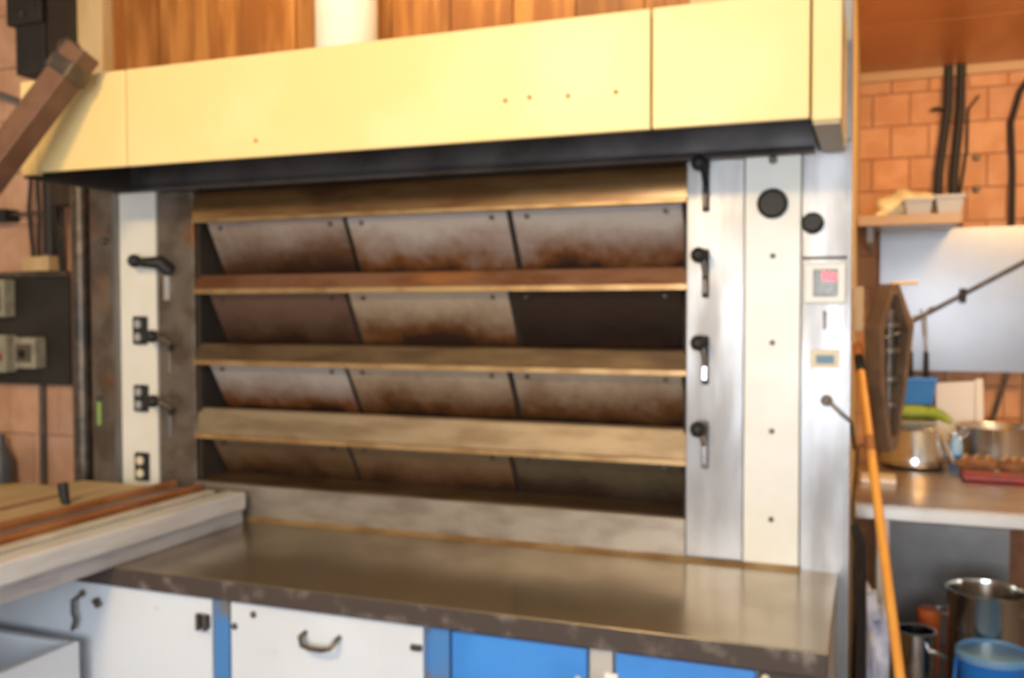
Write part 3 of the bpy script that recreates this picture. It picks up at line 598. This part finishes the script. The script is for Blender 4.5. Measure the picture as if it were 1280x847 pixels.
for i, (x, y, rx, lb) in enumerate(((.470, 1.53, .085, 'long brown bread loaf lying before the aluminium saucepan'), (.610, 1.52, .070, 'short dark bread loaf lying beside the longer loaf'))):
    b = thing('bread_loaf', (x, y, TZ), lb, 'bread')
    MB().ball((x, y, TZ+.034), (rx, .05, .036), 16).build('crust', bread_m, b, smooth=True)
    for s in (-.5, 0, .5): MB().tube([(x+s*rx-.012, y-.025, TZ+.062), (x+s*rx, y, TZ+.069), (x+s*rx+.012, y+.025, TZ+.062)], .006, 6).build('slash', cloth_m, b)
rt = tub('red_tray', .405, .64, 1.29, 1.43, TZ, .022, redtray, 'flat red plastic tray before the bread loaves', 'tray', .008)
wb = thing('white_slab', (.07, 1.16, TZ), 'small white plastic board on the table behind the broom handle', 'board')
MB().box(.02, .150, 1.10, 1.24, TZ, TZ+.022).build('slab', whitepl, wb, .005); box('slab_handle', .055, .10, 1.24, 1.27, TZ+.004, TZ+.018, whitepl, wb, .004)
# stacked boxes at the back of the table
stk = thing('storage_tub', (.25, 1.99, TZ), 'clear grey storage tub below the green bag', 'tub')
MB().box(.13, .330, 1.90, 2.14, TZ, 1.02).build('tub_body', mat('clear_grey', (.42, .45, .44), rough=.3), stk, .01); MB().box(.122, .338, 1.89, 2.15, 1.015, 1.035).build('lid', greybin, stk, .006)
gb = thing('green_bag', (.26, 1.99, 1.035), 'limp green bag lying on the storage tub', 'bag')
gv = MB(); 
MB().ball((.235, 1.98, 1.074), (.112, .10, .042), 18).build('bag_body', greenpl, gb, smooth=True)
MB().tube([(.31, 1.93, 1.075), (.36, 1.91, 1.06), (.40, 1.90, 1.035)], [.03, .022, .012], 8).build('bag_neck', greenpl, gb, smooth=True)
tub('blue_basket', .165, .335, 1.90, 2.04, 1.112, .123, bluepl, 'bright blue plastic basket on top of the green bag', 'basket', .012)
ws = thing('white_tray', (.45, 2.0, TZ), 'pale tray standing on edge between the bowl and the pot', 'tray')
MB().prism([(.345, 2.02, TZ), (.535, 2.02, TZ), (.535, 2.08, 1.215), (.345, 2.08, 1.20)], (0, .012, 0)).build('tray_sheet', whitepl, ws)
MB().prism([(.510, 1.99, TZ), (.545, 1.99, TZ), (.545, 2.07, 1.225), (.510, 2.07, 1.225)], (0, .03, 0)).build('tray_edge', whitepl, ws, .004)
bb = thing('blue_bottle', (.402, 1.685, TZ), 'small blue bottle between the bowl and the saucepan', 'bottle')
MB().lathe((.402, 1.685, TZ), [(.026, 0), (.028, .01), (.028, .05)], 14).build('bottle_body', bluepl, bb, smooth=True)
MB().lathe((.402, 1.685, TZ+.05), [(.028, 0), (.027, .05), (.012, .07), (.012, .085)], 14).build('bottle_top', skyblue, bb, smooth=True)
# below the table
sp_ = thing('stock_pot', (.466, 1.1, .11), 'tall open steel stock pot under the work table', 'pot')
MB().lathe((.468, 1.12, .11), [(.125, 0), (.135, .01), (.135, .375), (.141, .385), (.131, .385), (.128, .37), (.128, .02), (.02, .015)], 40).build('pot_body', pot_m, sp_, smooth=True)
for s in (-1, 1): MB().tube([(.468+s*.13, 1.07, .40), (.468+s*.165, 1.08, .40), (.468+s*.165, 1.14, .40), (.468+s*.13, 1.15, .40)], .007, 8).build('handle', chrome_m, sp_, smooth=True)
bk = thing('blue_bucket', (.466, .86, .11), 'blue plastic bucket with closed lid in front of the stock pot', 'bucket')
MB().lathe((.466, .86, .11), [(.095, 0), (.10, .01), (.116, .225), (.120, .23)], 36).build('bucket_body', bluepl, bk, smooth=True)
MB().lathe((.466, .86, .325), [(.124, 0), (.124, .020), (.116, .026), (.112, .018), (.02, .018)], 36).build('lid', bluelid, bk, smooth=True)
MB().tube([(.348, .86, .31), (.338, .80, .25), (.350, .765, .18), (.39, .745, .14)], .005, 8).build('bail', bluepl, bk, smooth=True)
pn = thing('small_pan', (.22, 1.1, .11), 'small steel pan with handle under the work table beside the stock pot', 'pan')
MB().lathe((.222, 1.03, .11), [(.065, 0), (.07, .01), (.07, .225), (.074, .23), (.067, .23), (.065, .02), (.02, .015)], 28).build('pan_body', pot_m, pn, smooth=True)
MB().tube([(.275, .985, .275), (.30, .96, .28), (.322, .93, .278)], [.010, .009, .008], 8).build('handle', alu_m, pn, smooth=True)
oc = thing('orange_cup', (.266, 1.35, .11), 'orange plastic cup standing behind the small pan', 'cup')
MB().lathe((.280, 1.25, .11), [(.034, 0), (.036, .01), (.042, .25), (.044, .255), (.038, .255), (.032, .02), (.005, .015)], 22).build('cup_body', orange_m, oc, smooth=True)
MB().lathe((.280, 1.25, .345), [(.0455, 0), (.0455, .018), (.042, .02)], 22).build('cup_rim', orange_m, oc, smooth=True)
# bag and cords between oven and table
bgg = thing('plastic_bag', (.05, .55, 0), 'pale crumpled plastic bag on the floor between oven and table', 'bag')
bm = bmesh.new(); bmesh.ops.create_icosphere(bm, subdivisions=3, radius=1.0)
for v in bm.verts:
    n = 1 + .15*math.sin(6*v.co.x+4*v.co.z) + .12*math.sin(8*v.co.y-5*v.co.z)
    v.co = Vector((v.co.x*.05*n, v.co.y*.10*n, max(0, (v.co.z+.9)*.285*n)))
me = bpy.data.meshes.new('bag_body'); bm.to_mesh(me); bm.free(); me.materials.append(bag_m)
for p in me.polygons: p.use_smooth = True
bo2 = bpy.data.objects.new('bag_body', me); COL.objects.link(bo2); bo2.parent = bgg; bo2.location = (.022, .05, .0)
MB().tube([(.070, .60, .50), (.066, .60, .56), (.060, .60, .59)], [.03, .016, .022], 8).build('bag_knot', bag_m, bgg, smooth=True)
for k in range(3):
    tag(MB().tube([(.001+.006*k, .40+.03*k, .85), (.020+.010*k, .39+.03*k, .79), (.012+.014*k, .38+.03*k, .70), (.022+.010*k, .40+.03*k, .60), (.02+.014*k, .38+.03*k, .0)], .006, 8).build('power_cable', black_rub, smooth=True),
        'black power cable hanging down between the oven side and table', 'cable', 'cables beside the oven')

# ------------------------------------------------------------------ six-sided wooden frame leaning beside the oven
hx = thing('wooden_drum_frame', (.09, .5, 1.1), 'long six-sided brown wooden frame with dark works inside, hung beside the oven', 'frame')
# outline in its own plane: u runs away from the oven and back, z up
cz = 1.38
def hp(u_, z_): return Vector((.020 + u_*.62, .34 + u_*.78, z_))
outer = [(.075, 1.628), (.110, 1.63), (.186, 1.497), (.152, 1.30), (.110, 1.115), (.075, 1.10), (.03, 1.30), (.02, 1.49)]
ci = (.105, 1.38)
inner = [((u_-ci[0])*.72+ci[0], (z_-ci[1])*.86+ci[1]) for u_, z_ in outer]
nrm = Vector((.78, -.62, 0)).normalized()
n_ = len(outer)
for i in range(n_):
    a, b, c, d = outer[i], outer[(i+1) % n_], inner[(i+1) % n_], inner[i]
    MB().prism([hp(*a), hp(*b), hp(*c), hp(*d)], nrm*.06).build('frame_board', mat('frame_wood', (.12, .068, .036), (.17, .10, .055), rough=.55, scale=12), hx, .002)
MB().prism([hp(u_, z_)+nrm*.012 for u_, z_ in inner], nrm*.008).build('dark_backing', near_black_m, hx)
MB().tube([hp(.105, 1.55)+nrm*.03, hp(.10, 1.2)+nrm*.03], .014, 10).build('axle', iron_m, hx, smooth=True)
for z in (1.50, 1.42, 1.33, 1.25):
    MB().lathe(hp(.105, z)+nrm*.03, [(.012, -.012), (.034, -.008), (.034, .008), (.012, .012)], 14).build('pulley', iron_m, hx, smooth=True)
MB().tube([hp(.07, 1.46)+nrm*.035, hp(.14, 1.475)+nrm*.035], .006, 8).build('crossbar', chrome_m, hx)
MB().box(-.004, .03, .36, .40, 1.48, 1.62).build('mounting_bar', wood_tan, hx, .003)
MB().tube([hp(.11, 1.63)+nrm*.03, hp(.11, 1.63)+Vector((.10, .02, .004))], .006, 8).build('stick', wood_pale, hx)

# ------------------------------------------------------------------ broom leaning by the oven side
br = thing('broom', (.2, -.75, 0), 'broom with yellow handle and orange grip leaning against the oven side', 'broom')
A = Vector((.012, .40, 1.438)); B = Vector((.13, -.25, .615)); dirb = (B-A)/(A.z-B.z)
def bz_(z): return A + dirb*(A.z-z)
MB().tube([bz_(1.37), bz_(.12)], .0135, 14).build('handle', broom_m, br, smooth=True)
MB().tube([bz_(1.44), bz_(1.435), bz_(1.40)], [.009, .0145, .0145], 14).build('orange_grip', broom_o, br, smooth=True)
MB().tube([bz_(1.40), bz_(1.355)], .0150, 14).build('black_band', black_rub, br, smooth=True)
MB().tube([bz_(1.17), bz_(1.13)], .0142, 14).build('brown_band', wood_orange, br, smooth=True)
f0 = bz_(.10)
MB().box(f0.x-.18, f0.x+.18, f0.y-.03, f0.y+.03, .08, .13).build('head', wood_brown, br, .006)
MB().box(f0.x-.175, f0.x+.175, f0.y-.028, f0.y+.028, .0, .085).build('bristles', bristle_m, br)

# ------------------------------------------------------------------ ceiling lamps (above the frame)
for i, (x, y, z, lb) in enumerate(((-1.35, -3.35, 2.86, 'warm ceiling lamp over the bakery floor'), (.9, .2, 2.65, 'warm ceiling lamp over the passage to the table'), (-1.3, -.05, 3.05, 'long warm lamp above the oven hood'))):
    t = thing('ceiling_lamp', (x, y, z), lb, 'lamp')
    ln = .8 if i == 2 else .27
    box('housing', x-ln, x+ln, y-.12, y+.12, z, z+.05, whitepl, t, .008)
    top = ZC if i != 1 else 2.70
    if top > z+.06:
        for s in (-.6, .6): MB().tube([(x+s*ln, y, z+.04), (x+s*ln, y, top)], .006, 8).build('hanger', iron_m, t)
